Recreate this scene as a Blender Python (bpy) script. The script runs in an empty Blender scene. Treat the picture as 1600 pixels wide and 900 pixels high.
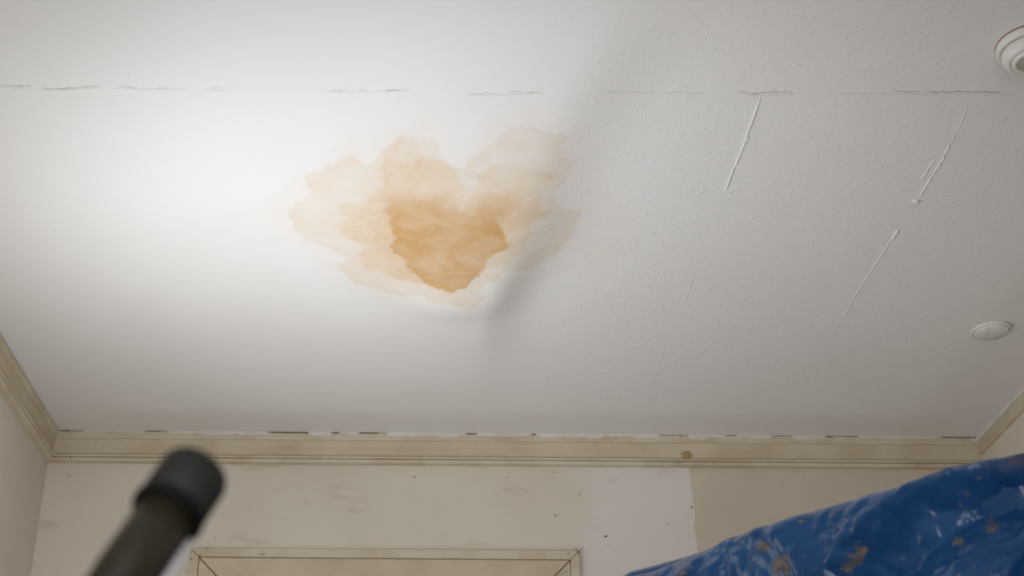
import bpy, bmesh, math, random
import numpy as np
from mathutils import Vector, Matrix, noise

SC = bpy.context.scene
COL = SC.collection
random.seed(7)

# ------------------------------------------------------------------ camera
F, CX, CY = 2140.0, 674.0, 450.0            # focal length and principal point for a 1600x900 frame
PITCH, ROLL = math.atan(1170.0 / F), 0.0077
CAM = Vector((0, 0, 0.9))
r0 = Vector((1, 0, 0)); u0 = Vector((0, -math.sin(PITCH), math.cos(PITCH)))
FW = Vector((0, math.cos(PITCH), math.sin(PITCH)))
RT = r0 * math.cos(ROLL) + u0 * math.sin(ROLL)
UP = -r0 * math.sin(ROLL) + u0 * math.cos(ROLL)
cd = bpy.data.cameras.new('camera'); cam = bpy.data.objects.new('camera', cd); COL.objects.link(cam)
m = Matrix((RT, UP, -FW)).transposed().to_4x4(); m.translation = CAM
cam.matrix_world = m
cd.sensor_width = 36; cd.lens = F / 1600 * 36
cd.shift_x = (800 - CX) / 1600
cd.clip_start = 0.02
cd.dof.use_dof = True; cd.dof.focus_distance = 3.5; cd.dof.aperture_fstop = 5.8
SC.camera = cam

# ------------------------------------------------------------------ world, light, exposure
H = 2.7                                     # ceiling height
w = bpy.data.worlds.new('world'); SC.world = w; w.use_nodes = True
w.node_tree.nodes['Background'].inputs[0].default_value = (0.75, 0.85, 1, 1)
w.node_tree.nodes['Background'].inputs[1].default_value = 0.6
SC.view_settings.view_transform = 'Standard'; SC.view_settings.look = 'None'
SC.view_settings.gamma = 1; SC.view_settings.use_curve_mapping = False
SC.view_settings.exposure = -0.18

WIN_Y, WIN_Z, WIN_W, WIN_H = 2.7, 1.36, 0.86, 1.06     # window in the left wall
def area(name, loc, direction, sx, sy, power, col):
    l = bpy.data.lights.new(name, 'AREA'); l.shape = 'RECTANGLE'; l.size = sx; l.size_y = sy
    l.energy = power; l.color = col
    o = bpy.data.objects.new(name, l); COL.objects.link(o); o.location = loc
    o.rotation_euler = Vector(direction).to_track_quat('-Z', 'Y').to_euler()
    return o
LEFT_X = -1.293
area('window_daylight', (LEFT_X - 0.02, WIN_Y, WIN_Z), (1, 0, 0.0), WIN_W - 0.08, WIN_H - 0.08, 5, (0.93, 0.97, 1.0))
area('front_fill', (0.05, -1.38, 1.25), (0, 1, 0.0), 0.8, 1.9, 31, (0.97, 0.98, 1.0))  # fill light added behind the camera to lift the back and left walls
def spot(name, loc, target, deg, power, col, radius=0.15):
    l = bpy.data.lights.new(name, 'SPOT'); l.energy = power; l.color = col
    l.spot_size = math.radians(deg); l.spot_blend = 1.0; l.shadow_soft_size = radius
    o = bpy.data.objects.new(name, l); COL.objects.link(o); o.location = loc
    o.rotation_euler = (Vector(target) - Vector(loc)).to_track_quat('-Z', 'Y').to_euler()
spot('ceiling_fill_spot', (-0.85, 2.1, 0.7), (0.26, 2.95, 2.7), 70, 98, (0.965, 0.985, 1.0))  # added spot with no fixture, spreads the bright pool across the ceiling
area('hot_spot_fill', (-0.76, 2.85, 1.5), (0.0, 0, 1), 0.3, 0.3, 5.6, (0.95, 0.98, 1.0))  # invented upward light, no lamp body, for the ceiling's bright spot at left
area('low_fill', (-0.1, 2.95, 0.7), (0, 0, 1), 0.3, 0.3, 4.0, (0.96, 0.98, 1.0))  # unseen extra fill from below, brightens the middle of the ceiling

# ------------------------------------------------------------------ pixel <-> place
def ray(px, py):
    return (RT * ((px - CX) / F) + UP * ((CY - py) / F) + FW)
def on_z(px, py, z=H):
    d = ray(px, py); t = (z - CAM.z) / d.z; return CAM + d * t
def on_y(px, py, y):
    d = ray(px, py); t = (y - CAM.y) / d.y; return CAM + d * t
def at(px, py, depth):
    return CAM + ray(px, py) * depth
def proj(P):
    v = P - CAM; z = v.dot(FW); return CX + F * v.dot(RT) / z, CY - F * v.dot(UP) / z

cl, cr = on_z(92, 671.5), on_z(1525, 684)
CPROJ = 0.032
Y_FRONT = (cl.y + cr.y) / 2
YB = Y_FRONT + CPROJ                        # back wall
XL = cl.x - CPROJ; XR = cr.x + 0.014        # side walls
YN = -1.4                                   # wall behind the camera
CROWN_H = H - (on_y(800, 725.5, YB - 0.02).z)
print('room', XL, XR, YB, 'crown', CROWN_H)

# ------------------------------------------------------------------ materials
def new_mat(name):
    mt = bpy.data.materials.new(name); mt.use_nodes = True
    return mt, mt.node_tree, mt.node_tree.nodes['Principled BSDF']
class NT:
    def __init__(s, nt): s.nt = nt
    def n(s, t, **kw):
        o = s.nt.nodes.new(t)
        for k, v in kw.items(): setattr(o, k, v)
        return o
    def l(s, a, b): s.nt.links.new(a, b)
    def put(s, inp, v):
        if hasattr(v, 'links'): s.l(v, inp)
        else: inp.default_value = v
    def math(s, op, a, b=0.0, c=0.0):
        o = s.n('ShaderNodeMath', operation=op)
        s.put(o.inputs[0], a); s.put(o.inputs[1], b); s.put(o.inputs[2], c); return o.outputs[0]
    def coord(s): return s.n('ShaderNodeTexCoord').outputs['Object']
    def noise(s, scale, detail=3, rough=0.55, vec=None, dist=0.0):
        o = s.n('ShaderNodeTexNoise'); o.inputs['Scale'].default_value = scale
        o.inputs['Detail'].default_value = detail; o.inputs['Roughness'].default_value = rough
        o.inputs['Distortion'].default_value = dist
        s.l(vec if vec is not None else s.coord(), o.inputs['Vector']); return o.outputs['Fac']
    def ramp(s, v, a, b, lo=0.0, hi=1.0, smooth=True):
        o = s.n('ShaderNodeMapRange', interpolation_type='SMOOTHSTEP' if smooth else 'LINEAR')
        s.put(o.inputs['Value'], v); s.put(o.inputs['From Min'], a); s.put(o.inputs['From Max'], b)
        s.put(o.inputs['To Min'], lo); s.put(o.inputs['To Max'], hi); return o.outputs['Result']
    def mix(s, fac, a, b, mode='MIX'):
        o = s.n('ShaderNodeMix', data_type='RGBA', blend_type=mode)
        s.put(o.inputs[0], fac); s.put(o.inputs[6], a); s.put(o.inputs[7], b); return o.outputs[2]
    def attr(s, name): return s.n('ShaderNodeAttribute', attribute_name=name).outputs['Fac']
    def bump(s, h, strength, dist):
        o = s.n('ShaderNodeBump'); o.inputs['Strength'].default_value = strength
        o.inputs['Distance'].default_value = dist; s.l(h, o.inputs['Height']); return o.outputs['Normal']
def rgba(c): return (c[0], c[1], c[2], 1)

def paint(name, col, col2, rough=0.6, scale=3.0, bump=0.15, spec=0.3, speck=True):
    mt, nt, b = new_mat(name); g = NT(nt)
    n1 = g.noise(scale, 5); n2 = g.noise(scale * 9, 4)
    c = g.mix(g.ramp(n1, 0.38, 0.68), rgba(col), rgba(col2))
    c = g.mix(g.ramp(n2, 0.55, 0.75, 0, 0.25), c, rgba([x * 0.86 for x in col2]))
    if speck:
        sp = g.noise(70, 1)
        c = g.mix(g.ramp(sp, 0.82, 0.85, 0, 0.4), c, (0.2, 0.15, 0.1, 1))
    g.l(c, b.inputs['Base Color']); b.inputs['Roughness'].default_value = rough
    b.inputs['Specular IOR Level'].default_value = spec
    g.l(g.bump(g.noise(60, 4), bump, 0.004), b.inputs['Normal'])
    return mt
def plain(name, col, rough=0.5, spec=0.4, metallic=0.0, var=0.12, bscale=80, bump=0.1):
    mt, nt, b = new_mat(name); g = NT(nt)
    n = g.noise(25, 4)
    g.l(g.mix(g.ramp(n, 0.3, 0.7), rgba(col), rgba([x * (1 - var) for x in col])), b.inputs['Base Color'])
    b.inputs['Roughness'].default_value = rough; b.inputs['Specular IOR Level'].default_value = spec
    b.inputs['Metallic'].default_value = metallic
    g.l(g.bump(g.noise(bscale, 3), bump, 0.002), b.inputs['Normal'])
    return mt

CREAM = (0.66, 0.59, 0.47); CREAM2 = (0.62, 0.54, 0.42)
M_side = paint('cream wall paint', (0.75, 0.685, 0.59), (0.71, 0.64, 0.535), 0.65)
M_trim = paint('yellowed cream gloss paint', (0.65, 0.56, 0.42), (0.57, 0.475, 0.34), 0.5, 5, 0.1, 0.4)
M_trim2 = paint('bead paint', (0.68, 0.60, 0.47), (0.58, 0.48, 0.34), 0.5, 6, 0.1, 0.4)
M_fill = paint('white filler', (0.78, 0.75, 0.71), (0.69, 0.63, 0.54), 0.8, 12, 0.4, 0.2, False)
M_floor = paint('dark floor boards', (0.17, 0.12, 0.08), (0.12, 0.085, 0.055), 0.5, 4)
M_white = plain('white plastic', (0.80, 0.79, 0.75), 0.32, 0.5, 0, 0.04, 60, 0.03)
M_offw = plain('greyish plastic', (0.46, 0.45, 0.38), 0.5, 0.4, 0, 0.1)
M_red = plain('red brown line', (0.42, 0.24, 0.19), 0.7)
M_dark = plain('dark gap', (0.13, 0.10, 0.07), 0.9, 0.1)
M_crack = plain('crack shadow grey', (0.64, 0.61, 0.58), 0.9, 0.1, 0, 0.4)
M_lip = plain('white ceiling paint lip', (0.80, 0.79, 0.77), 0.6, 0.3, 0, 0.05)
M_tube = plain('dark olive pole', (0.030, 0.025, 0.013), 0.42, 0.45, 0, 0.4, 40)
M_cap = plain('black rubber', (0.024, 0.025, 0.022), 0.62, 0.35, 0, 0.25, 50)
M_band = plain('blackest rubber', (0.006, 0.006, 0.005), 0.7, 0.2)
M_rod = plain('pale lavender white plastic', (0.82, 0.80, 0.84), 0.35, 0.5, 0, 0.05)
M_frame = plain('white window paint', (0.75, 0.73, 0.68), 0.45)

# ------------------------------------------------------------------ mesh helpers
def link(name, bm, mat, parent=None, smooth=False):
    me = bpy.data.meshes.new(name); bm.normal_update(); bm.to_mesh(me); bm.free()
    o = bpy.data.objects.new(name, me); COL.objects.link(o)
    if mat: me.materials.append(mat)
    if smooth:
        for p in me.polygons: p.use_smooth = True
    if parent: o.parent = parent
    return o
def empty(name, loc=(0, 0, 0)):
    o = bpy.data.objects.new(name, None); COL.objects.link(o); o.location = loc; o.empty_display_size = 0.1
    return o
def structure(o): o['kind'] = 'structure'; return o
def tag(o, label, cat, group=None):
    o['label'] = label; o['category'] = cat
    if group: o['group'] = group
    return o
def add_box(bm, lo, hi):
    v = [bm.verts.new((x, y, z)) for x in (lo[0], hi[0]) for y in (lo[1], hi[1]) for z in (lo[2], hi[2])]
    for f in ((0, 1, 3, 2), (4, 6, 7, 5), (0, 4, 5, 1), (2, 3, 7, 6), (0, 2, 6, 4), (1, 5, 7, 3)):
        bm.faces.new([v[i] for i in f])
def add_lathe(bm, prof, n=64, M=Matrix.Identity(4)):
    rings = []
    for r, z in prof:
        if r < 1e-6: rings.append([bm.verts.new(M @ Vector((0, 0, z)))])
        else: rings.append([bm.verts.new(M @ Vector((r * math.cos(2 * math.pi * k / n), r * math.sin(2 * math.pi * k / n), z))) for k in range(n)])
    for a, b in zip(rings, rings[1:]):
        for k in range(n):
            k2 = (k + 1) % n
            if len(a) == 1 and len(b) == 1: continue
            if len(a) == 1: bm.faces.new((a[0], b[k], b[k2]))
            elif len(b) == 1: bm.faces.new((a[k], a[k2], b[0]))
            else: bm.faces.new((a[k], a[k2], b[k2], b[k]))
    bmesh.ops.recalc_face_normals(bm, faces=bm.faces[:])
def add_sweep(bm, prof, A, B):
    """closed profile: list of pairs of end points"""
    va = [bm.verts.new(p) for p in A]; vb = [bm.verts.new(p) for p in B]
    n = len(va)
    for k in range(n): bm.faces.new((va[k], va[(k + 1) % n], vb[(k + 1) % n], vb[k]))
    bm.faces.new(va[::-1]); bm.faces.new(vb)
    bmesh.ops.recalc_face_normals(bm, faces=bm.faces[:])

# ------------------------------------------------------------------ the sagging ceiling
RIDGE = [(960, -60), (915, 40), (872, 110), (838, 180), (806, 260), (784, 330), (764, 400), (745, 470), (736, 560), (730, 650)]
RAMP_A = [0.006, 0.026, 0.034, 0.040, 0.048, 0.058, 0.066, 0.045, 0.016, 0.0]
RW = [0.16, 0.15, 0.14, 0.14, 0.14, 0.13, 0.10, 0.10, 0.12, 0.12]
rp = [on_z(*p) for p in RIDGE]
ry = np.array([p.y for p in rp]); rx = np.array([p.x for p in rp])
ys = np.linspace(ry[0] - 0.6, ry[-1] + 0.4, 400)
def smooth_interp(v, ends):
    a = np.interp(ys, ry, v); k = np.hanning(41); k /= k.sum()
    return np.convolve(np.pad(a, 20, 'edge'), k, 'valid')
ra = np.array(RAMP_A)
rxs = smooth_interp(rx, None); ras = smooth_interp(ra, None); rws = smooth_interp(np.array(RW), None)
bc = on_z(610, 330)
def sag(x, y):
    x = np.asarray(x, float); y = np.asarray(y, float)
    xr = np.interp(y, ys, rxs); a = np.interp(y, ys, ras, left=0, right=0); wr = np.interp(y, ys, rws)
    s = x - xr
    g = np.where(s < 0, np.exp(-(s / 0.34) ** 2), np.exp(-(s / wr) ** 2))
    h = a * g
    h = h + 0.030 * np.exp(-((x - bc.x) / 0.62) ** 2 - ((y - bc.y) / 0.62) ** 2)
    # lip of the blister just past the stain
    q = LIP
    h = h + 0.020 * np.exp(-((x - q.x) / 0.13) ** 2 - ((y - q.y) / 0.11) ** 2)
    # fade to nothing at the edge of the room
    e = np.clip((YB - 0.05 - y) / 0.5, 0, 1); h = h * e * e * (3 - 2 * e)
    ew = np.clip((YB - 0.04 - y) / 0.24, 0, 1) ** 1.0; es = np.clip(np.minimum(x - XL - 0.04, XR - 0.03 - x) / 0.3, 0, 1)
    h = h + 0.018 * ew * ew * (3 - 2 * ew) * es * es * (3 - 2 * es)
    h = h + 0.0016 * np.sin(x * 3.1 + 1.3 * np.sin(y * 2.2)) * e + 0.0013 * np.sin(y * 5.3 + x * 1.7) * e
    return h
LIP = on_z(705, 425)
def cz(x, y): return H - float(sag(x, y))
def ceil_pt(px, py):
    d = ray(px, py); t = (H - CAM.z) / d.z
    for _ in range(12):
        P = CAM + d * t; t = (cz(P.x, P.y) - CAM.z) / d.z
    return CAM + d * t

def crop_poly(pts): return [(400 + x / 2.572, 150 + y / 2.572) for x, y in pts]
CORE = crop_poly([(555, 480), (575, 440), (650, 425), (720, 440), (780, 455), (830, 478), (872, 470), (905, 440), (945, 425), (962, 500), (975, 560), (1000, 595),
                  (960, 620), (920, 650), (902, 690), (885, 725), (850, 745), (835, 768), (790, 775), (740, 767), (690, 745), (660, 715), (620, 680), (600, 650), (555, 615), (550, 590), (582, 575), (555, 540)])
MID = crop_poly([(335, 555), (345, 520), (375, 480), (350, 440), (440, 450), (505, 410), (525, 345), (505, 300), (540, 262), (640, 305), (680, 250), (740, 255), (790, 320), (830, 380), (870, 370), (900, 320), (960, 300),
                 (1020, 290), (1110, 300), (1140, 340), (1130, 400), (1165, 440), (1190, 465), (1130, 520), (1120, 560), (1060, 590), (1085, 625), (1035, 655), (960, 685), (910, 690), (880, 730), (835, 770), (690, 745), (560, 722), (480, 705),
                 (400, 680), (420, 630), (520, 600), (430, 578)])
OUT = crop_poly([(130, 480), (185, 435), (240, 355), (300, 300), (340, 250), (440, 262), (505, 245), (515, 200), (580, 163), (650, 182), (705, 185), (760, 235), (820, 295), (870, 225), (950, 170), (1050, 128), (1150, 140), (1225, 190),
                 (1250, 260), (1250, 330), (1210, 385), (1265, 430), (1290, 480), (1270, 560), (1200, 620), (1110, 640), (1130, 685), (1040, 692), (985, 705), (940, 770), (905, 820), (850, 842), (740, 835), (660, 800), (540, 800), (420, 770),
                 (360, 720), (340, 660), (290, 625), (200, 580), (150, 520)])
FAINT = crop_poly([(60, 470), (170, 370), (260, 250), (420, 190), (520, 130), (700, 110), (800, 200), (950, 100), (1150, 70), (1290, 170), (1330, 330), (1420, 400), (1510, 520), (1480, 640), (1350, 710), (1150, 740), (960, 820), (870, 900), (700, 880), (500, 840), (340, 760), (230, 640), (110, 560)])
LOBE = crop_poly([(510, 300), (520, 215), (570, 168), (640, 180), (672, 250), (640, 305), (580, 310), (530, 330)])
BLOT = crop_poly([(420, 560), (520, 440), (640, 400), (800, 430), (880, 470), (940, 380), (1060, 380), (1110, 470), (1040, 560), (990, 640), (900, 720), (780, 780), (640, 730), (560, 640)])

def sdf_poly(poly, X, Y):
    d2 = np.full(X.shape, 1e9); inside = np.zeros(X.shape, bool)
    n = len(poly)
    for i in range(n):
        ax, ay = poly[i]; bx, by = poly[(i + 1) % n]
        ex, ey = bx - ax, by - ay; L = ex * ex + ey * ey + 1e-12
        t = np.clip(((X - ax) * ex + (Y - ay) * ey) / L, 0, 1)
        d2 = np.minimum(d2, (X - ax - t * ex) ** 2 + (Y - ay - t * ey) ** 2)
        c = ((ay > Y) != (by > Y)) & (X < (bx - ax) * (Y - ay) / (by - ay + 1e-12) + ax)
        inside ^= c
    return np.where(inside, -1, 1) * np.sqrt(d2)

step = 0.0145
gx = np.arange(XL - 0.1, XR + 0.1 + step, step); gy = np.arange(YN - 0.1, YB + 0.1 + step, step)
GX, GY = np.meshgrid(gx, gy); nx, ny = len(gx), len(gy)
GZ = H - sag(GX, GY)
vb = np.stack([GX.ravel(), GY.ravel(), GZ.ravel()], 1)
idx = np.arange(nx * ny).reshape(ny, nx)
q = np.stack([idx[:-1, :-1], idx[1:, :-1], idx[1:, 1:], idx[:-1, 1:]], -1).reshape(-1, 4)   # faces down
N0 = nx * ny
top = np.array([[gx[0], gy[0], H + 0.12], [gx[-1], gy[0], H + 0.12], [gx[-1], gy[-1], H + 0.12], [gx[0], gy[-1], H + 0.12]])
faces = [tuple(f) for f in q.tolist()]
faces.append((N0, N0 + 1, N0 + 2, N0 + 3))
faces.append(tuple([N0 + 1, N0] + idx[0, :].tolist()))
faces.append(tuple([N0 + 3, N0 + 2] + idx[-1, ::-1].tolist()))
faces.append(tuple([N0, N0 + 3] + idx[::-1, 0].tolist()))
faces.append(tuple([N0 + 2, N0 + 1] + idx[:, -1].tolist()))
me = bpy.data.meshes.new('ceiling')
me.from_pydata(np.vstack([vb, top]).tolist(), [], faces)
sm = np.ones(len(faces), bool); sm[-5:] = False
me.polygons.foreach_set('use_smooth', sm)
for nm, poly in (('core', CORE), ('mid', MID), ('outer', OUT), ('faint', FAINT), ('lobe', LOBE), ('blot', BLOT)):
    wp = [ceil_pt(*p) for p in poly]
    d = sdf_poly([(p.x, p.y) for p in wp], GX, GY).ravel()
    at_ = me.attributes.new('sd_' + nm, 'FLOAT', 'POINT')
    at_.data.foreach_set('value', np.concatenate([d, np.ones(4)]).astype(np.float32))
ysoft0, ysoft1 = ceil_pt(700, 352).y, ceil_pt(700, 322).y
cs = 0.006 + 0.055 * np.clip((ysoft0 - GY) / (ysoft0 - ysoft1), 0, 1)
me.attributes.new('core_soft', 'FLOAT', 'POINT').data.foreach_set('value', np.concatenate([cs.ravel(), np.ones(4)]).astype(np.float32))
ceiling = structure(bpy.data.objects.new('ceiling', me)); COL.objects.link(ceiling)

mt, nt, b = new_mat('water stained white ceiling'); g = NT(nt)
co = g.coord()
base = g.mix(g.ramp(g.noise(1.3, 3), 0.35, 0.65), (0.86, 0.85, 0.845, 1), (0.84, 0.825, 0.815, 1))
mp = g.n('ShaderNodeMapping'); mp.inputs['Scale'].default_value = (1.0, 1.0, 1.0); g.l(co, mp.inputs['Vector'])
wob1 = g.math('SUBTRACT', g.noise(7, 2), 0.5)
wob2 = g.math('SUBTRACT', g.noise(26, 4, 0.6), 0.5)
vo = g.n('ShaderNodeTexVoronoi', feature='SMOOTH_F1'); vo.inputs['Scale'].default_value = 13; g.l(co, vo.inputs['Vector'])
cell = g.math('SUBTRACT', vo.outputs['Distance'], 0.35)
fine = g.noise(120, 4, 0.7)
ms_ = g.n('ShaderNodeMapping'); ms_.inputs['Scale'].default_value = (14.0, 60.0, 14.0); g.l(co, ms_.inputs['Vector'])
streak = g.noise(1.0, 5, 0.65, ms_.outputs[0])
wob3 = g.math('SUBTRACT', streak, 0.5)
blotch = g.noise(9, 5, 0.6, dist=0.6)
def layer(col, nm, tint, strength, soft, rim=0.0, w1=0.08, w2=0.05, wc=0.05, rimw=0.022, var=0.5, bias=0.0):
    d = g.math('ADD', g.math('SUBTRACT', g.attr('sd_' + nm), bias), g.math('MULTIPLY', wob1, w1))
    d = g.math('ADD', d, g.math('MULTIPLY', wob2, w2))
    d = g.math('ADD', d, g.math('MULTIPLY', cell, wc))
    d = g.math('ADD', d, g.math('MULTIPLY', wob3, 0.026))
    msk = g.ramp(d, soft, g.math('MULTIPLY', soft, -1.0))
    body = g.math('ADD', g.ramp(blotch, 0.25, 0.7, strength * (1 - var), strength), g.math('MULTIPLY', wob3, 0.22 * strength))
    edge = g.math('MULTIPLY', g.ramp(d, -rimw, 0.0), rim)
    f = g.math('MULTIPLY', msk, g.math('ADD', body, edge)); f = g.math('MINIMUM', f, 1.0)
    return g.mix(f, col, g.mix(1.0, col, rgba(tint), 'MULTIPLY'))
c = layer(base, 'faint', (0.97, 0.90, 0.83), 0.5, 0.05, 0.05)
c = layer(c, 'outer', (0.95, 0.865, 0.76), 0.80, 0.010, 0.12, bias=0.008)
c = layer(c, 'lobe', (0.96, 0.87, 0.76), 0.25, 0.006, 0.25, 0.03, 0.03, 0.02)
c = layer(c, 'mid', (0.93, 0.80, 0.62), 0.56, 0.014, 0.12, 0.08, 0.06, 0.05, bias=0.010)
c = layer(c, 'blot', (0.91, 0.77, 0.58), 0.85, 0.085, 0.0, 0.10, 0.06, 0.06)
c = layer(c, 'core', (0.86, 0.655, 0.405), 0.82, g.attr('core_soft'), 0.24, 0.035, 0.045, 0.03, 0.03, 0.32, 0.010)
sp = g.noise(85, 1)
c = g.mix(g.ramp(sp, 0.80, 0.82, 0, 0.35), c, (0.35, 0.25, 0.17, 1))
g.l(c, b.inputs['Base Color']); b.inputs['Roughness'].default_value = 0.55
b.inputs['Specular IOR Level'].default_value = 0.3
orange = g.noise(95, 5, 0.6)
lumps = g.ramp(g.noise(38, 3, 0.6), 0.56, 0.70)
rgt = g.n('ShaderNodeSeparateXYZ'); g.l(co, rgt.inputs[0])
side = g.ramp(rgt.outputs['X'], -0.2, 0.7, 0.15, 1.0)
hgt = g.math('MULTIPLY', g.math('ADD', g.math('MULTIPLY', orange, 0.6), g.math('MULTIPLY', lumps, 0.5)), side)
g.l(g.bump(hgt, 0.28, 0.004), b.inputs['Normal'])
me.materials.append(mt)

# cracks, paper seams and filler ridges on the ceiling: thin raised strips that follow the sag
def ridge_bm(bm, pts, wd, ht, jit=0.0, taper=True, n_per=0.012):
    P = [ceil_pt(*p) for p in pts]
    out = []
    for a, b_ in zip(P, P[1:]):
        k = max(2, int((b_ - a).length / n_per))
        for i in range(k): out.append(a.lerp(b_, i / k))
    out.append(P[-1])
    n = len(out); prev = None
    for i, p in enumerate(out):
        t = (out[min(i + 1, n - 1)] - out[max(i - 1, 0)]); t.z = 0; t.normalize()
        s = Vector((-t.y, t.x, 0))
        p = p + s * random.uniform(-jit, jit)
        f = min(1, 9 * min(i, n - 1 - i) / max(n - 1, 1)) if taper else 1
        f = max(f, 0.12) * random.uniform(0.75, 1.2)
        z = cz(p.x, p.y)
        ring = [bm.verts.new((p.x + s.x * k_ * wd * f, p.y + s.y * k_ * wd * f, z + 0.0012 - (ht * f + 0.0012) * hh))
                for k_, hh in ((-1, 0), (-0.5, 0.8), (0.05, 1), (0.6, 0.7), (1, 0))]
        if prev:
            for k_ in range(4): bm.faces.new((prev[k_], prev[k_ + 1], ring[k_ + 1], ring[k_]))
        prev = ring
SEAM = [(-30, 131), (0, 133), (50, 136), (90, 139), (150, 134), (230, 137), (300, 137), (420, 140), (560, 141), (640, 140), (700, 146), (760, 146), (850, 143), (1000, 142), (1110, 142), (1150, 141), (1165, 144), (1178, 146), (1190, 145), (1230, 143), (1300, 143),
        (1400, 143), (1450, 144), (1500, 143), (1530, 144), (1572, 145)]
def seam_y(x): return float(np.interp(x, [p[0] for p in SEAM], [p[1] for p in SEAM]))
bm = bmesh.new()
for x0, x1, wd in ((0, 38, .003), (22, 52, .003), (62, 158, .0028), (180, 218, .0022), (245, 268, .002), (330, 346, .0026), (515, 548, .0022), (560, 575, .002), (600, 640, .002), (730, 775, .0022), (790, 848, .002), (950, 965, .0016),
                   (1152, 1200, .0034), (1198, 1240, .0022), (1392, 1440, .0022), (1436, 1575, .0036)):
    n = max(2, int((x1 - x0) / 9))
    ridge_bm(bm, [(x0 + (x1 - x0) * i / n, seam_y(x0 + (x1 - x0) * i / n) + random.uniform(-1.2, 1.2)) for i in range(n + 1)], wd * (0.55 if x0 < 1100 else 1.0), 0.0007, 0.0012)
o = link('crack', bm, M_crack, ceiling, True); o['kind'] = 'stuff'; o['label'] = 'dark hairline crack along the ceiling paper seam'
bm = bmesh.new()
for x0, x1, wd in ((-20, 40, .005), (60, 160, .005), (170, 300, .004), (320, 350, .005), (500, 640, .004), (720, 850, .004), (940, 1110, .003), (1140, 1250, .006), (1290, 1600, .005)):
    n = max(2, int((x1 - x0) / 10))
    ridge_bm(bm, [(x0 + (x1 - x0) * i / n, seam_y(x0 + (x1 - x0) * i / n) + 2.2) for i in range(n + 1)], wd, 0.0016, 0.0015)
o = link('paper_seam', bm, M_lip, ceiling, True)
def filler_ridge(segs, label):
    bm = bmesh.new()
    for pts, wd, ht in segs: ridge_bm(bm, pts, wd, ht, 0.0012)
    o = link('joint_ridge', bm, M_lip, ceiling, True); o['label'] = label
filler_ridge([([(1190, 146), (1180, 175), (1163, 225), (1146, 265), (1129, 308)], .0032, .0036), ([(1171, 210), (1160, 232)], .0035, .003),
              ([(1085, 428), (1078, 450), (1067, 478)], .003, .0012), ([(1040, 530), (1028, 575), (1018, 610)], .003, .0008)], 'raised white filler ridge running down from the seam')
filler_ridge([([(1512, 165), (1500, 195), (1484, 228)], .003, .0014), ([(1489, 215), (1472, 250), (1452, 282), (1434, 312)], .0029, .0034), ([(1461, 247), (1448, 268), (1438, 284)], .0024, .0024),
              ([(1404, 358), (1399, 366), (1392, 375)], .005, .005), ([(1400, 362), (1370, 410), (1340, 455), (1313, 505)], .0026, .0022), ([(1313, 505), (1290, 552), (1270, 595)], .003, .0008)], 'long broken filler ridge nearest the right wall')
bm = bmesh.new()
kp = ceil_pt(1431, 314)
bmesh.ops.create_icosphere(bm, subdivisions=2, radius=0.008, matrix=Matrix.Translation(kp) @ Matrix.Diagonal((1.25, 0.9, 1.0, 1)))
for v in bm.verts: v.co += Vector((random.uniform(-1, 1), random.uniform(-1, 1), random.uniform(-1, 1))) * 0.0014
link('plaster_knob', bm, M_lip, ceiling, True)

# ------------------------------------------------------------------ walls and floor
def wall_slab(name, lo, hi, mat):
    bm = bmesh.new(); add_box(bm, lo, hi); return structure(link(name, bm, mat))
floor = wall_slab('floor', (XL - 0.15, YN - 0.15, -0.1), (XR + 0.15, YB + 0.15, 0), M_floor)
ZT = H + 0.05
mt, nt, b = new_mat('patched cream back wall'); g = NT(nt); co = g.coord()
sx = g.n('ShaderNodeSeparateXYZ'); g.l(co, sx.inputs[0])
PX = on_y(1084, 800, YB).x; PX2 = on_y(897, 800, YB).x
n1 = g.noise(2.2, 5); n2 = g.noise(14, 4)
cr_ = g.mix(g.ramp(n1, 0.35, 0.65), (0.745, 0.685, 0.585, 1), (0.705, 0.64, 0.535, 1))
plaster = g.mix(g.ramp(n1, 0.40, 0.62), (0.775, 0.73, 0.685, 1), (0.735, 0.685, 0.625, 1))
wx = g.math('ADD', sx.outputs['X'], g.math('MULTIPLY', g.math('SUBTRACT', n2, 0.5), 0.035))
rightm = g.ramp(wx, PX - 0.004, PX + 0.004, 1, 0)
leftm = g.ramp(g.math('ADD', wx, g.math('MULTIPLY', g.math('SUBTRACT', g.noise(3, 3), 0.5), 0.5)), PX2 - 0.10, PX2 + 0.03)
c = g.mix(g.math('MULTIPLY', g.math('MULTIPLY', rightm, leftm), 0.9), cr_, plaster)
c = g.mix(g.ramp(g.noise(0.9, 3), 0.5, 0.64, 0, 0.0), c, plaster)
yel = g.mix(1.0, c, (0.88, 0.845, 0.80, 1), "MULTIPLY"); c = g.mix(g.ramp(wx, PX - 0.004, PX + 0.004), c, yel)
smear = g.n('ShaderNodeMapping'); smear.inputs['Scale'].default_value = (5, 1, 16); g.l(co, smear.inputs['Vector'])
sm_ = g.noise(1.0, 4, 0.6, smear.outputs[0])
c = g.mix(g.ramp(sm_, 0.60, 0.72, 0, 0.35), c, (0.53, 0.43, 0.31, 1))
c = g.mix(g.ramp(g.noise(70, 1), 0.82, 0.85, 0, 0.4), c, (0.2, 0.15, 0.1, 1))
g.l(c, b.inputs['Base Color']); b.inputs['Roughness'].default_value = 0.62; b.inputs['Specular IOR Level'].default_value = 0.3
g.l(g.bump(g.math('ADD', g.noise(45, 4), g.math('MULTIPLY', rightm, 0.6)), 0.15, 0.004), b.inputs['Normal'])
wall_back = wall_slab('wall_back', (XL - 0.15, YB, -0.05), (XR + 0.15, YB + 0.12, ZT), mt)
wall_right = wall_slab('wall_right', (XR, YN - 0.1, -0.05), (XR + 0.12, YB + 0.1, ZT), M_side)
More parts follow.
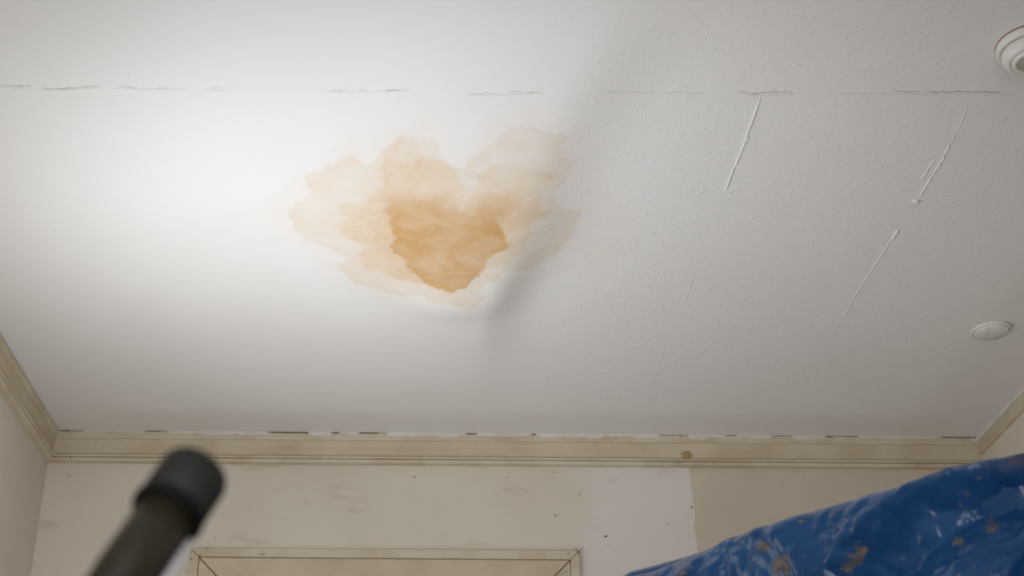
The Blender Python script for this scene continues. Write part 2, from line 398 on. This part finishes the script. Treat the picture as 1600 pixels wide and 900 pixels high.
# left wall with its window opening
bm = bmesh.new(); x0, x1 = XL - 0.12, XL
y0, y1, z0, z1 = WIN_Y - WIN_W / 2, WIN_Y + WIN_W / 2, WIN_Z - WIN_H / 2, WIN_Z + WIN_H / 2
add_box(bm, (x0, YN - 0.1, -0.05), (x1, y0, ZT)); add_box(bm, (x0, y1, -0.05), (x1, YB + 0.1, ZT))
add_box(bm, (x0, y0, -0.05), (x1, y1, z0)); add_box(bm, (x0, y0, z1), (x1, y1, ZT))
wall_left = structure(link('wall_left', bm, M_side))
# front wall (behind the camera) with a doorway
bm = bmesh.new(); da, db, dh = -0.37, 0.47, 2.25
add_box(bm, (XL - 0.1, YN - 0.12, -0.05), (da, YN, ZT)); add_box(bm, (db, YN - 0.12, -0.05), (XR + 0.1, YN, ZT))
add_box(bm, (da, YN - 0.12, dh), (db, YN, ZT))
structure(link('wall_front', bm, M_side))
# window
win = structure(empty('window_1', (XL - 0.06, WIN_Y, z0)))
def wpart(name, boxes, mat):
    bm = bmesh.new()
    for lo, hi in boxes: add_box(bm, [l - o_ for l, o_ in zip(lo, win.location)], [h - o_ for h, o_ in zip(hi, win.location)])
    return link(name, bm, mat, win)
wf = 0.035; xa, xb = XL - 0.09, XL - 0.04
wpart('window_frame', [((xa, y0, z0), (xb, y0 + wf, z1)), ((xa, y1 - wf, z0), (xb, y1, z1)), ((xa, y0 + wf, z0), (xb, y1 - wf, z0 + wf)), ((xa, y0 + wf, z1 - wf), (xb, y1 - wf, z1)),
                       ((xa, y0 + wf, WIN_Z - 0.015), (xb, y1 - wf, WIN_Z + 0.015))], M_frame)
gm, gnt, gb = new_mat('window glass'); gg = NT(gnt)
tr = gg.n('ShaderNodeBsdfTransparent'); gl = gg.n('ShaderNodeBsdfGlossy'); gl.inputs['Roughness'].default_value = 0.02
ms = gg.n('ShaderNodeMixShader'); ms.inputs[0].default_value = 0.06
gg.l(tr.outputs[0], ms.inputs[1]); gg.l(gl.outputs[0], ms.inputs[2]); gg.l(ms.outputs[0], gnt.nodes['Material Output'].inputs['Surface'])
wpart('pane', [((XL - 0.067, y0 + wf, z0 + wf), (XL - 0.063, y1 - wf, WIN_Z - 0.015))], gm)
wpart('pane', [((XL - 0.067, y0 + wf, WIN_Z + 0.015), (XL - 0.063, y1 - wf, z1 - wf))], gm)
wpart('window_sill', [((XL - 0.10, y0 - 0.03, z0 - 0.025), (XL + 0.05, y1 + 0.03, z0))], M_frame)

# ------------------------------------------------------------------ crown mouldings
# profile: (out from wall, down from ceiling)
CH = CROWN_H
GAP = 0.0026
P_fillet = [(0, GAP), (CPROJ, GAP), (CPROJ, 0.020), (CPROJ - 0.004, 0.026), (0, 0.026)]
P_cove = [(0, 0.026), (CPROJ - 0.009, 0.026), (CPROJ - 0.014, CH * 0.45), (CPROJ - 0.015, CH * 0.79), (0, CH * 0.79)]
P_bead = [(0, CH * 0.79), (CPROJ - 0.006, CH * 0.79), (CPROJ - 0.004, CH * 0.82), (CPROJ - 0.006, CH * 0.855), (CPROJ - 0.014, CH * 0.865), (0, CH * 0.865)]
P_foot = [(0, CH * 0.865), (CPROJ - 0.014, CH * 0.872), (CPROJ - 0.009, CH * 0.885), (CPROJ - 0.010, CH * 0.985), (CPROJ - 0.014, CH), (0, CH)]
t_back = structure(empty('trim_1', (0, YB, H))); t_left = structure(empty('trim_2', (XL, 0, H))); t_right = structure(empty('trim_3', (XR, 0, H)))
for nm, pr, mtl in (('fillet', P_fillet, M_trim2), ('cove_board', P_cove, M_trim), ('bead', P_bead, M_trim2), ('foot_bead', P_foot, M_trim2)):
    bm = bmesh.new()
    add_sweep(bm, pr, [(XL + o_, -o_, -d) for o_, d in pr], [(XR - min(o_, 0.0), -o_, -d) for o_, d in pr])
    link(nm, bm, mtl, t_back)
    bm = bmesh.new()
    add_sweep(bm, pr, [(o_, YN, -d) for o_, d in pr], [(o_, YB - o_, -d) for o_, d in pr])
    link(nm, bm, mtl, t_left)
P_strip = [(0, 0.0), (0.014, 0.0), (0.014, 0.012), (0.012, 0.014), (0, 0.014)]
bm = bmesh.new(); add_sweep(bm, P_strip, [(-o_, YN, -d) for o_, d in P_strip], [(-o_, YB, -d) for o_, d in P_strip]); link('filler_bead', bm, M_fill, t_right)
P_strip = [(0, 0.014), (0.012, 0.016), (0.011, 0.052), (0.007, 0.058), (0, 0.058)]
bm = bmesh.new(); add_sweep(bm, P_strip, [(-o_, YN, -d) for o_, d in P_strip], [(-o_, YB, -d) for o_, d in P_strip]); link('cove_board', bm, M_trim, t_right)
# filler between the fillet and the ceiling, flaking, with bare dark gaps
def filler(bm, xa, xb, depth, thick):
    n = max(3, int((xb - xa) / 0.012)); prev = None
    for i in range(n + 1):
        x = xa + (xb - xa) * i / n; f = 0.5 + 0.5 * min(1, 5 * min(i, n - i) / n)
        low = depth * f * (0.85 + 0.9 * noise.noise(Vector((x * 22, 3.3, depth * 50))) ** 2 + random.uniform(0, 0.25))
        yq = -CPROJ - thick
        ring = [bm.verts.new((x, -0.004, -0.0)), bm.verts.new((x, yq + 0.0008, 0.0)), bm.verts.new((x, yq, -low)), bm.verts.new((x, -CPROJ + 0.002, -low - 0.0015))]
        if prev:
            for k in range(3): bm.faces.new((prev[k], prev[k + 1], ring[k + 1], ring[k]))
        prev = ring
def xw(px): return on_y(px, 678, YB - CPROJ).x
bm = bmesh.new()
for a, b_, d in ((262, 300, .008), (300, 372, .010), (366, 425, .012), (482, 520, .013), (530, 560, .006), (604, 640, .011), (628, 728, .012), (745, 830, .010), (836, 915, .011), (914, 945, .014), (945, 985, .007), (985, 1030, .012), (1074, 1110, .014), (1110, 1170, .006), (1170, 1205, .011), (1238, 1288, .013), (1300, 1420, .005), (1420, 1470, .006), (1515, 1527, .016), (130, 200, .004), (200, 262, .005), (90, 94, .004)):
    filler(bm, xw(a), xw(b_), d, 0.001)
o = link('filler_bead', bm, M_fill, t_back); o['kind'] = 'stuff'; o['label'] = 'flaking white filler along the ceiling line'
bm = bmesh.new()
for a, b_ in ((418, 482), (518, 530), (562, 590), (730, 744), (832, 838), (1132, 1150), (1292, 1340), (1470, 1524), (92, 108), (225, 262)):
    add_box(bm, (xw(a), -CPROJ - 0.0006, -GAP - 0.001), (xw(b_), -CPROJ + 0.004, -0.0002))
o = link('gap', bm, M_dark, t_back); o['kind'] = 'stuff'
# dirt specks and chips on the moulding
def chip(bm, c, s, nrm_axis='y'):
    n = 7; vs = []
    for k in range(n):
        a = 2 * math.pi * k / n; r = random.uniform(0.4, 0.85)
        vs.append(bm.verts.new(c + Vector((math.cos(a) * s[0] * r, 0, math.sin(a) * s[1] * r))))
    top_ = bm.verts.new(c + Vector((0, -0.0012, 0)))
    for k in range(n): bm.faces.new((vs[k], top_, vs[(k + 1) % n]))
bm = bmesh.new()
for px, py, sx_, sz_ in ((647, 745, .010, .0022), (794, 746, .003, .002), (108, 743, .012, .002), (1084, 780, .004, .003), (1081, 793, .005, .006), (1114, 780, .003, .002), (827, 781, .003, .002), (866, 738, .012, .0016), (946, 838, .010, .005), (950, 852, .003, .003), (868, 805, .004, .008), (1256, 749, .004, .002),
                          (905, 773, .003, .006), (443, 810, .004, .002), (335, 840, .003, .003), (1045, 819, .004, .003), (792, 747, .004, .003)):
    chip(bm, on_y(px, py, YB - 0.0006), (sx_, sz_))
M_chip = plain('brown chip', (0.30, 0.23, 0.15), 0.9, 0.1)
o = link('paint_chip', bm, M_chip, wall_back); o['kind'] = 'stuff'
bm = bmesh.new()
for px, py, sx_, sz_ in ((1064, 682, .006, .003), (150, 688, .003, .003), (640, 708, .002, .002), (352, 716, .006, .003), (1434, 727, .005, .006), (1060, 723, .010, .003), (1086, 727, .014, .002), (110, 716, .005, .003), (660, 725, .004, .002)):
    chip(bm, on_y(px, py, YB - CPROJ - 0.0005) - t_back.location, (sx_, sz_))
o = link('paint_chip', bm, M_chip, t_back); o['kind'] = 'stuff'
M_ochre = plain('ochre stain', (0.47, 0.34, 0.17), 0.7, 0.2, 0, 0.3, 30)
bm = bmesh.new(); cc = on_y(1073, 711, YB - CPROJ + 0.0125) - t_back.location
n = 14; vs = [bm.verts.new(cc + Vector((math.cos(k / n * 6.283) * 0.024 * random.uniform(.7, 1.05), 0, math.sin(k / n * 6.283) * 0.016 * random.uniform(.75, 1.05)))) for k in range(n)]
tv = bm.verts.new(cc + Vector((0, -0.0010, 0)))
for k in range(n): bm.faces.new((vs[k], tv, vs[(k + 1) % n]))
o = link('stain_patch', bm, M_ochre, t_back); o['label'] = 'ochre patch of old stain on the moulding'

# ------------------------------------------------------------------ mitred casing on the back wall
a0 = on_y(298, 857, YB - 0.02); a1 = on_y(905, 860, YB - 0.02)
CXL, CXR, CZT = a0.x, a1.x, (a0.z + a1.z) / 2
door = structure(empty('door_1', ((CXL + CXR) / 2, YB, 0)))
def prism(name, pts, ya, yb, mat, lab=None):          # outline in x-z, extruded from ya to yb in front of the wall
    bm = bmesh.new(); L = door.location
    A = [Vector((x, YB - ya, z)) - L for x, z in pts]; B = [Vector((x, YB - yb, z)) - L for x, z in pts]
    add_sweep(bm, None, A, B)
    bmesh.ops.bevel(bm, geom=[e for e in bm.edges if e.calc_length() > 0.01], offset=0.0015, segments=1, affect='EDGES')
    return link(name, bm, mat, door)
bw, cw, e = 0.029, 0.125, 0.0012
i0, i1, it = CXL + bw, CXR - bw, CZT - bw
prism('outer_bead', [(CXL, CZT), (CXR, CZT), (i1, it), (i0, it)], 0, 0.0215, M_trim2)
prism('outer_bead', [(CXL, 0), (CXL, CZT - e), (i0, it - e), (i0, 0)], 0, 0.0215, M_trim2)
prism('outer_bead', [(CXR, 0), (CXR, CZT - e), (i1, it - e), (i1, 0)], 0, 0.0215, M_trim2)
prism('casing_board', [(i0 + 2 * e, it - e), (i1 - 2 * e, it - e), (i1 - cw - e, it - cw), (i0 + cw + e, it - cw)], 0, 0.017, M_trim)
prism('casing_board', [(i0 + e, 0), (i0 + e, it - 3 * e), (i0 + cw, it - cw - 2 * e), (i0 + cw, 0)], 0, 0.017, M_trim)
prism('casing_board', [(i1 - e, 0), (i1 - e, it - 3 * e), (i1 - cw, it - cw - 2 * e), (i1 - cw, 0)], 0, 0.017, M_trim)
mid = (i0 + i1) / 2
prism('door_leaf', [(i0 + cw + .003, 0.005), (i0 + cw + .003, it - cw - .004), (mid - .002, it - cw - .004), (mid - .002, 0.005)], 0, 0.006, M_trim)
prism('door_leaf', [(mid + .002, 0.005), (mid + .002, it - cw - .004), (i1 - cw - .003, it - cw - .004), (i1 - cw - .003, 0.005)], 0, 0.006, M_trim)
bm = bmesh.new()
for (xa_, za_, xb_, zb_) in ((i0, it, i0 + cw, it - cw), (i1, it, i1 - cw, it - cw)):
    sgn = 1 if xb_ > xa_ else -1
    add_sweep(bm, None, [Vector((x, YB - 0.0100, z)) - door.location for x, z in ((xa_, za_), (xa_ + .0017 * sgn, za_), (xb_ + .0017 * sgn, zb_), (xb_, zb_))],
              [Vector((x, YB - 0.0172, z)) - door.location for x, z in ((xa_, za_), (xa_ + .0017 * sgn, za_), (xb_ + .0017 * sgn, zb_), (xb_, zb_))])
link('mitre_gap', bm, M_chip, door)
bm = bmesh.new()
for px, py, sx_, sz_ in ((324, 857, .006, .004), (299, 874, .004, .010), (299, 862, .003, .006), (904, 862, .008, .010), (900, 858, .006, .004), (909, 857, .010, .002), (852, 869, .004, .004), (888, 865, .005, .004), (884, 893, .006, .004), (305, 862, .004, .003), (410, 866, .020, .002), (330, 863, .006, .002), (667, 866, .003, .002), (312, 868, .006, .005)):
    chip(bm, on_y(px, py, YB - 0.022) - door.location, (sx_, sz_))
o = link('paint_chip', bm, M_chip, door); o['kind'] = 'stuff'

# ------------------------------------------------------------------ round ceiling fittings
sd = ceil_pt(1607, 68); sd.z = cz(sd.x, sd.y)
D = tag(empty('smoke_detector', sd), 'white domed smoke detector on the ceiling at the upper right edge', 'smoke detector')
R = 0.0645
bm = bmesh.new(); add_lathe(bm, [(0, 0), (R * 1.005, 0), (R * 1.005, -0.0022), (R * 0.9, -0.0022)]); o = link('gasket', bm, M_red, D); o['label'] = 'thin red-brown line round the base'
bm = bmesh.new(); add_lathe(bm, [(0, -0.0022), (R * 0.98, -0.0022), (R * 1.0, -0.005), (R * 1.0, -0.017), (R * 0.975, -0.0195), (R * 0.87, -0.020), (R * 0.865, -0.0185), (0, -0.0185)]); link('base_plate', bm, M_white, D, True)
bm = bmesh.new(); add_lathe(bm, [(R * 0.80, -0.0185), (R * 0.86, -0.0195), (R * 0.885, -0.023), (R * 0.88, -0.031), (R * 0.84, -0.038), (R * 0.76, -0.0435), (R * 0.69, -0.0455), (R * 0.665, -0.045), (R * 0.65, -0.041), (0, -0.040)])
link('housing', bm, M_white, D, True)
bm = bmesh.new(); add_lathe(bm, [(R * 0.645, -0.040), (R * 0.635, -0.046), (R * 0.60, -0.0495), (R * 0.50, -0.0505), (R * 0.485, -0.048), (0, -0.0475)]); o = link('sensor_ring', bm, M_white, D, True)
bm = bmesh.new(); add_lathe(bm, [(R * 0.48, -0.0476), (R * 0.47, -0.0485), (R * 0.2, -0.0492), (0, -0.0494)]); o = link('sensor_cap', bm, M_offw, D, True); o['label'] = 'greyish sensor cap'
bp = ceil_pt(1548, 515); bp.z = cz(bp.x, bp.y)
B = tag(empty('blanking_plate', bp), 'flat white round cover plate on the ceiling near the right wall', 'cover plate')
R = 0.0545
bm = bmesh.new(); add_lathe(bm, [(0, 0), (R, 0), (R, -0.005), (R * 0.96, -0.008), (R * 0.89, -0.0085), (R * 0.88, -0.006), (0, -0.006)]); link('rim', bm, M_white, B, True)
bm = bmesh.new(); add_lathe(bm, [(R * 0.865, -0.006), (R * 0.86, -0.0115), (R * 0.82, -0.0135), (0, -0.0145)]); link('plate', bm, M_white, B, True)
bm = bmesh.new(); add_lathe(bm, [(0.0030, -0.0138), (0.0028, -0.0155), (0, -0.0158)], 14, Matrix.Translation((-0.014, -0.004, 0))); o = link('screw', bm, M_offw, B, True)

# ------------------------------------------------------------------ leaning pole in the foreground
tip = at(306, 738, 0.760); low = at(192, 905, 0.690)
ax = (low - tip).normalized()
Lp = (tip.z - 0.02) / -ax.z
foot = tip + ax * Lp
P = tag(empty('pole', foot), 'dark leaning pole with a black rubber cap, out of focus in the foreground', 'pole')
q_ = (-ax).to_track_quat('Z', 'Y').to_matrix().to_4x4()
RP = 0.0158; RC = 0.0196; LC = 0.0375
def along(prof, name, mat, lab=None):
    bm = bmesh.new(); add_lathe(bm, prof, 56, q_); o = link(name, bm, mat, P, True)
    if lab: o['label'] = lab
    return o
along([(0, 0.0), (RP, 0.0), (RP, Lp - LC * 2.4), (RP * 1.03, Lp - LC * 2.4 + .001), (RP * 1.03, Lp - LC * 0.6), (0, Lp - LC * 0.6)], 'tube', M_tube, 'dark olive tube')
along([(RP, Lp - LC - 0.001), (RC * 1.0, Lp - LC - .001), (RC * 1.045, Lp - LC + .001), (RC * 1.045, Lp - LC + .0035), (RC * 1.0, Lp - LC + .005)], 'cap_lip', M_band)
along([(RP, Lp - LC + .001), (RC, Lp - LC + .003), (RC, Lp - .004), (RC * 0.96, Lp - .0012), (RC * 0.88, Lp), (0, Lp)], 'end_cap', M_cap, 'black rubber end cap')
along([(0, -0.018), (RC * .95, -0.018), (RC, -0.012), (RC, 0.03), (RP, 0.032)], 'foot_cap', M_cap)
s0 = at(299, 838, 0.735); s1 = at(238, 926, 0.700)
dv = (s1 - s0).normalized(); Ls = (s0.z - 0.012) / -dv.z
bm = bmesh.new(); prev = None
qs = dv.to_track_quat('Z', 'Y').to_matrix()
rr = []
for t_, r_ in ((0.0, 0.0012), (0.006, 0.0028), (0.02, 0.0048), (0.04, 0.0056), (Ls, 0.0056)):
    rr.append([bm.verts.new(s0 + dv * t_ - foot + qs @ Vector((r_ * math.cos(k / 16 * 6.283), r_ * math.sin(k / 16 * 6.283), 0))) for k in range(16)])
for a, b_ in zip(rr, rr[1:]):
    for k in range(16): bm.faces.new((a[k], a[(k + 1) % 16], b_[(k + 1) % 16], b_[k]))
bm.faces.new(rr[0]); bm.faces.new(rr[-1]); bmesh.ops.recalc_face_normals(bm, faces=bm.faces[:])
o = link('side_rod', bm, M_rod, P, True); o['label'] = 'pale thin rod along its right side'

# ------------------------------------------------------------------ blue tarpaulin over something tall
RZ = 1.60
TR = [(930, 918), (970, 906), (1020, 893), (1060, 879), (1100, 862), (1150, 840), (1200, 822), (1250, 803), (1300, 791), (1340, 779), (1400, 760), (1450, 742), (1480, 731), (1530, 722), (1600, 709), (1660, 690), (1740, 668), (1800, 655)]
tp = [on_z(px, py, RZ) for px, py in TR]
print('tarp', tp[0], tp[-1])
cum = np.cumsum([0] + [(b_ - a).length for a, b_ in zip(tp, tp[1:])]); LT = cum[-1]
def ridge_at(s):
    return Vector((np.interp(s, cum, [p.x for p in tp]), np.interp(s, cum, [p.y for p in tp]), np.interp(s, cum, [p.z for p in tp])))
rd = (tp[-1] - tp[0]); rd.z = 0; rd.normalize()
fr = Vector((rd.y, -rd.x, 0))
if fr.dot(-tp[0]) < 0: fr = -fr
NU = 300
vlist = list(np.concatenate([np.linspace(0, 0.42, 120), np.linspace(0.44, 1.72, 44)]))
def crease(p, k):     # sharp folded ridges
    return 1 - abs(noise.noise(p * k)) * 2
def facet(p, k):      # crumpled facets meeting in sharp creases
    d = noise.voronoi(p * k, distance_metric='DISTANCE', exponent=2.5)[0]
    return (d[1] - d[0])
S_FOLD = float(np.interp(1648, [t[0] for t in TR], cum))
FA = float(np.interp(1478, [t[0] for t in TR], cum)); FB = float(np.interp(1292, [t[0] for t in TR], cum))
FK = (FA - FB) / 0.115
def surf(s, v, sidef):
    R_ = ridge_at(s)
    rn = 0.03
    flare = 0.10 * v + 0.11 * v * v * 0.5
    outw = rn * (1 - math.exp(-v / 0.03)) + flare
    drop = v - rn * (1 - math.exp(-v / 0.03)) * 0.9
    f = min(1, v / 0.05)
    # diagonal folds fan out from the ridge
    th = s * 11 + v * 5.0
    w1_ = math.sin(th * 1.0 + 1.5 * noise.noise(Vector((s * 2.5, v * 2.0, 1)))) * 0.016
    p = Vector((s * 1.05 + v * 0.55, v * 0.95 - s * 0.35, sidef * 7.7))
    wv = noise.noise_vector(p * 6.0) * 0.03
    p = p + wv
    w2_ = facet(p, 5.0) * 0.030 + facet(p + Vector((3, 1, 2)), 12) * 0.014 + facet(p + Vector((9, 4, 2)), 27) * 0.0075 + noise.noise(p * 60) * 0.0006
    disp = (w1_ * min(1, v / 0.15) + (w2_ - 0.012)) * f
    t_ = s + FK * v - FA + 0.010 * noise.noise(Vector((s * 14, v * 14, 2.2)))          # the big diagonal fold
    if t_ > 0 and sidef > 0: disp -= min(t_ * 0.60, 0.085, max(0, (0.40 - t_) * 0.35)) * min(1, v / 0.06) * max(0.0, 1 - v / 0.9)
    q = min(1, max(0, (s + 0.4 * v - S_FOLD) / 0.03)); disp -= 1.6 * max(0, s + 0.4 * v - S_FOLD) * min(1, v / 0.10)
    up_ = 0.004 * noise.noise(Vector((s * 9, 5.5, 0))) + 0.002 * noise.noise(Vector((s * 30, 5.5, 0)))
    P_ = R_ + fr * (sidef * (outw + disp)) + Vector((0, 0, up_ - drop + disp * 0.25 * f))
    P_ += rd * (0.10 * v * (s / LT - 0.35))
    if P_.z < 0.004: P_ += fr * (sidef * (0.004 - P_.z) * 0.8); P_.z = 0.004 + 0.004 * (1 + noise.noise(Vector((s * 8, v * 8, 1))))
    return P_
verts, faces, uvs = [], [], []
rows = [(-v) for v in vlist[:0:-1]] + list(vlist)
back = [0, 0.01, 0.03, 0.06, 0.1, 0.15, 0.22, 0.3, 0.4, 0.5, 0.6, 0.7, 0.8, 0.9, 1.0, 1.1, 1.2, 1.3, 1.4, 1.5, 1.6, 1.66]
rows = [-b_ for b_ in back[:0:-1]] + list(vlist)
for i in range(NU + 1):
    s = LT * i / NU
    for v in rows: verts.append(surf(s, abs(v), 1 if v >= 0 else -1))
nr = len(rows)
for i in range(NU):
    for j in range(nr - 1):
        a = i * nr + j; faces.append((a, a + nr, a + nr + 1, a + 1))
XLIM = XR - 0.03
for v in verts:
    if v.x > XLIM: v.x = XLIM - 0.02 * math.tanh(v.x - XLIM)
tm = bpy.data.meshes.new('tarp'); 
T0 = Vector((sum(v.x for v in verts) / len(verts), sum(v.y for v in verts) / len(verts), 0))
tm.from_pydata([tuple(v - T0) for v in verts], [], faces)
tm.polygons.foreach_set('use_smooth', np.ones(len(faces), bool))
SPOTS = [(1193, 853, 9, 7, 0.9), (1222, 884, 13, 14, 1.0), (1345, 858, 9, 5, 1.0), (1335, 872, 14, 12, 0.7), (1320, 888, 14, 8, 0.6), (1497, 847, 8, 6, 0.95), (1527, 746, 4, 3.5, 1), (1145, 840, 4, 3, 0.8), (1296, 803, 4, 3, .9), (1250, 815, 5, 2.5, .8), (1550, 820, 12, 16, 0.45), (1508, 780, 14, 18, 0.4), (1065, 895, 8, 4, 0.7)]
mud = np.zeros(len(verts), np.float32)
for k, v in enumerate(verts):
    if rows[k % nr] < 0 or rows[k % nr] > 0.5: continue
    x, y = proj(v)
    for sx_, sy_, a, b_, st in SPOTS:
        d = ((x - sx_) / a) ** 2 + ((y - sy_) / b_) ** 2
        if d < 6: mud[k] = max(mud[k], st * math.exp(-d * 0.7))
edge = np.array([max(0, 1 - abs(rows[k % nr]) / 0.034) for k in range(len(verts))], np.float32)
tm.attributes.new('mud', 'FLOAT', 'POINT').data.foreach_set('value', mud)
tm.attributes.new('fold_edge', 'FLOAT', 'POINT').data.foreach_set('value', edge)
tarp = bpy.data.objects.new('tarp', tm); COL.objects.link(tarp); tarp.location = T0
tag(tarp, 'crumpled blue plastic tarpaulin draped at lower right with mud spots', 'tarp')
mt, nt, b = new_mat('blue polythene tarp'); g = NT(nt)
c = g.mix(g.ramp(g.noise(6, 5), 0.35, 0.65), (0.018, 0.098, 0.275, 1), (0.010, 0.062, 0.20, 1))
c = g.mix(g.ramp(g.noise(22, 5, 0.65), 0.50, 0.72, 0, 0.35), c, (0.05, 0.15, 0.32, 1))
mudn = g.math('MULTIPLY', g.attr('mud'), g.ramp(g.noise(60, 6, 0.8), 0.36, 0.6, 0.0, 1.5))
mm = g.ramp(mudn, 0.22, 0.6, 0, 0.9)
c = g.mix(mm, c, g.mix(g.ramp(g.noise(50, 3), 0.4, 0.6), (0.26, 0.20, 0.14, 1), (0.12, 0.10, 0.075, 1)))
en = g.math('MULTIPLY', g.attr('fold_edge'), g.ramp(g.noise(30, 4, 0.6), 0.36, 0.60, 0.15, 0.85))
c = g.mix(en, c, (0.30, 0.28, 0.27, 1))
spk = g.ramp(g.noise(130, 1), 0.76, 0.79, 0, 0.8); c = g.mix(spk, c, (0.32, 0.27, 0.22, 1))
g.l(c, b.inputs['Base Color'])
g.l(g.math('ADD', g.ramp(g.noise(14, 4), 0.3, 0.7, 0.15, 0.26), g.math('MULTIPLY', mm, 0.4)), b.inputs['Roughness'])
b.inputs['Specular IOR Level'].default_value = 0.36
vor = g.n('ShaderNodeTexVoronoi', feature='DISTANCE_TO_EDGE'); vor.inputs['Scale'].default_value = 42
g.l(g.coord(), vor.inputs['Vector'])
hh = g.math('ADD', g.math('MULTIPLY', vor.outputs['Distance'], 0.5), g.math('MULTIPLY', g.noise(45, 4, 0.6, dist=1.0), 0.8))
g.l(g.bump(hh, 0.38, 0.004), b.inputs['Normal'])
tm.materials.append(mt)
# loose flap folded back behind the ridge at the left end
bm = bmesh.new(); prev = None
FL = [(966, 905, 902), (985, 893, 903), (1010, 887, 900), (1040, 878.5, 890), (1065, 872, 880), (1085, 866, 872), (1100, 861, 866)]
fl2 = []
for a, b_ in zip(FL, FL[1:]):
    for i in range(6): fl2.append([a[k] + (b_[k] - a[k]) * i / 6 for k in range(3)])
fl2.append(FL[-1])
for px, ya, yb_ in fl2:
    A = on_z(px, ya, RZ + 0.004); dd = (A - CAM).dot(FW)
    t_ = at(px, ya, dd + 0.035); bt = at(px, yb_ + 5, dd + 0.02); c1 = at(px, (ya + yb_) / 2, dd + 0.012); rear = at(px, yb_ + 12, dd + 0.07)
    ring = [bm.verts.new(p - T0) for p in (rear, t_, c1, bt)]
    if prev:
        for k in range(3): bm.faces.new((prev[k], prev[k + 1], ring[k + 1], ring[k]))
    prev = ring
o = link('flap', bm, mt, tarp, True); o['label'] = 'folded-back dark flap at its left end'
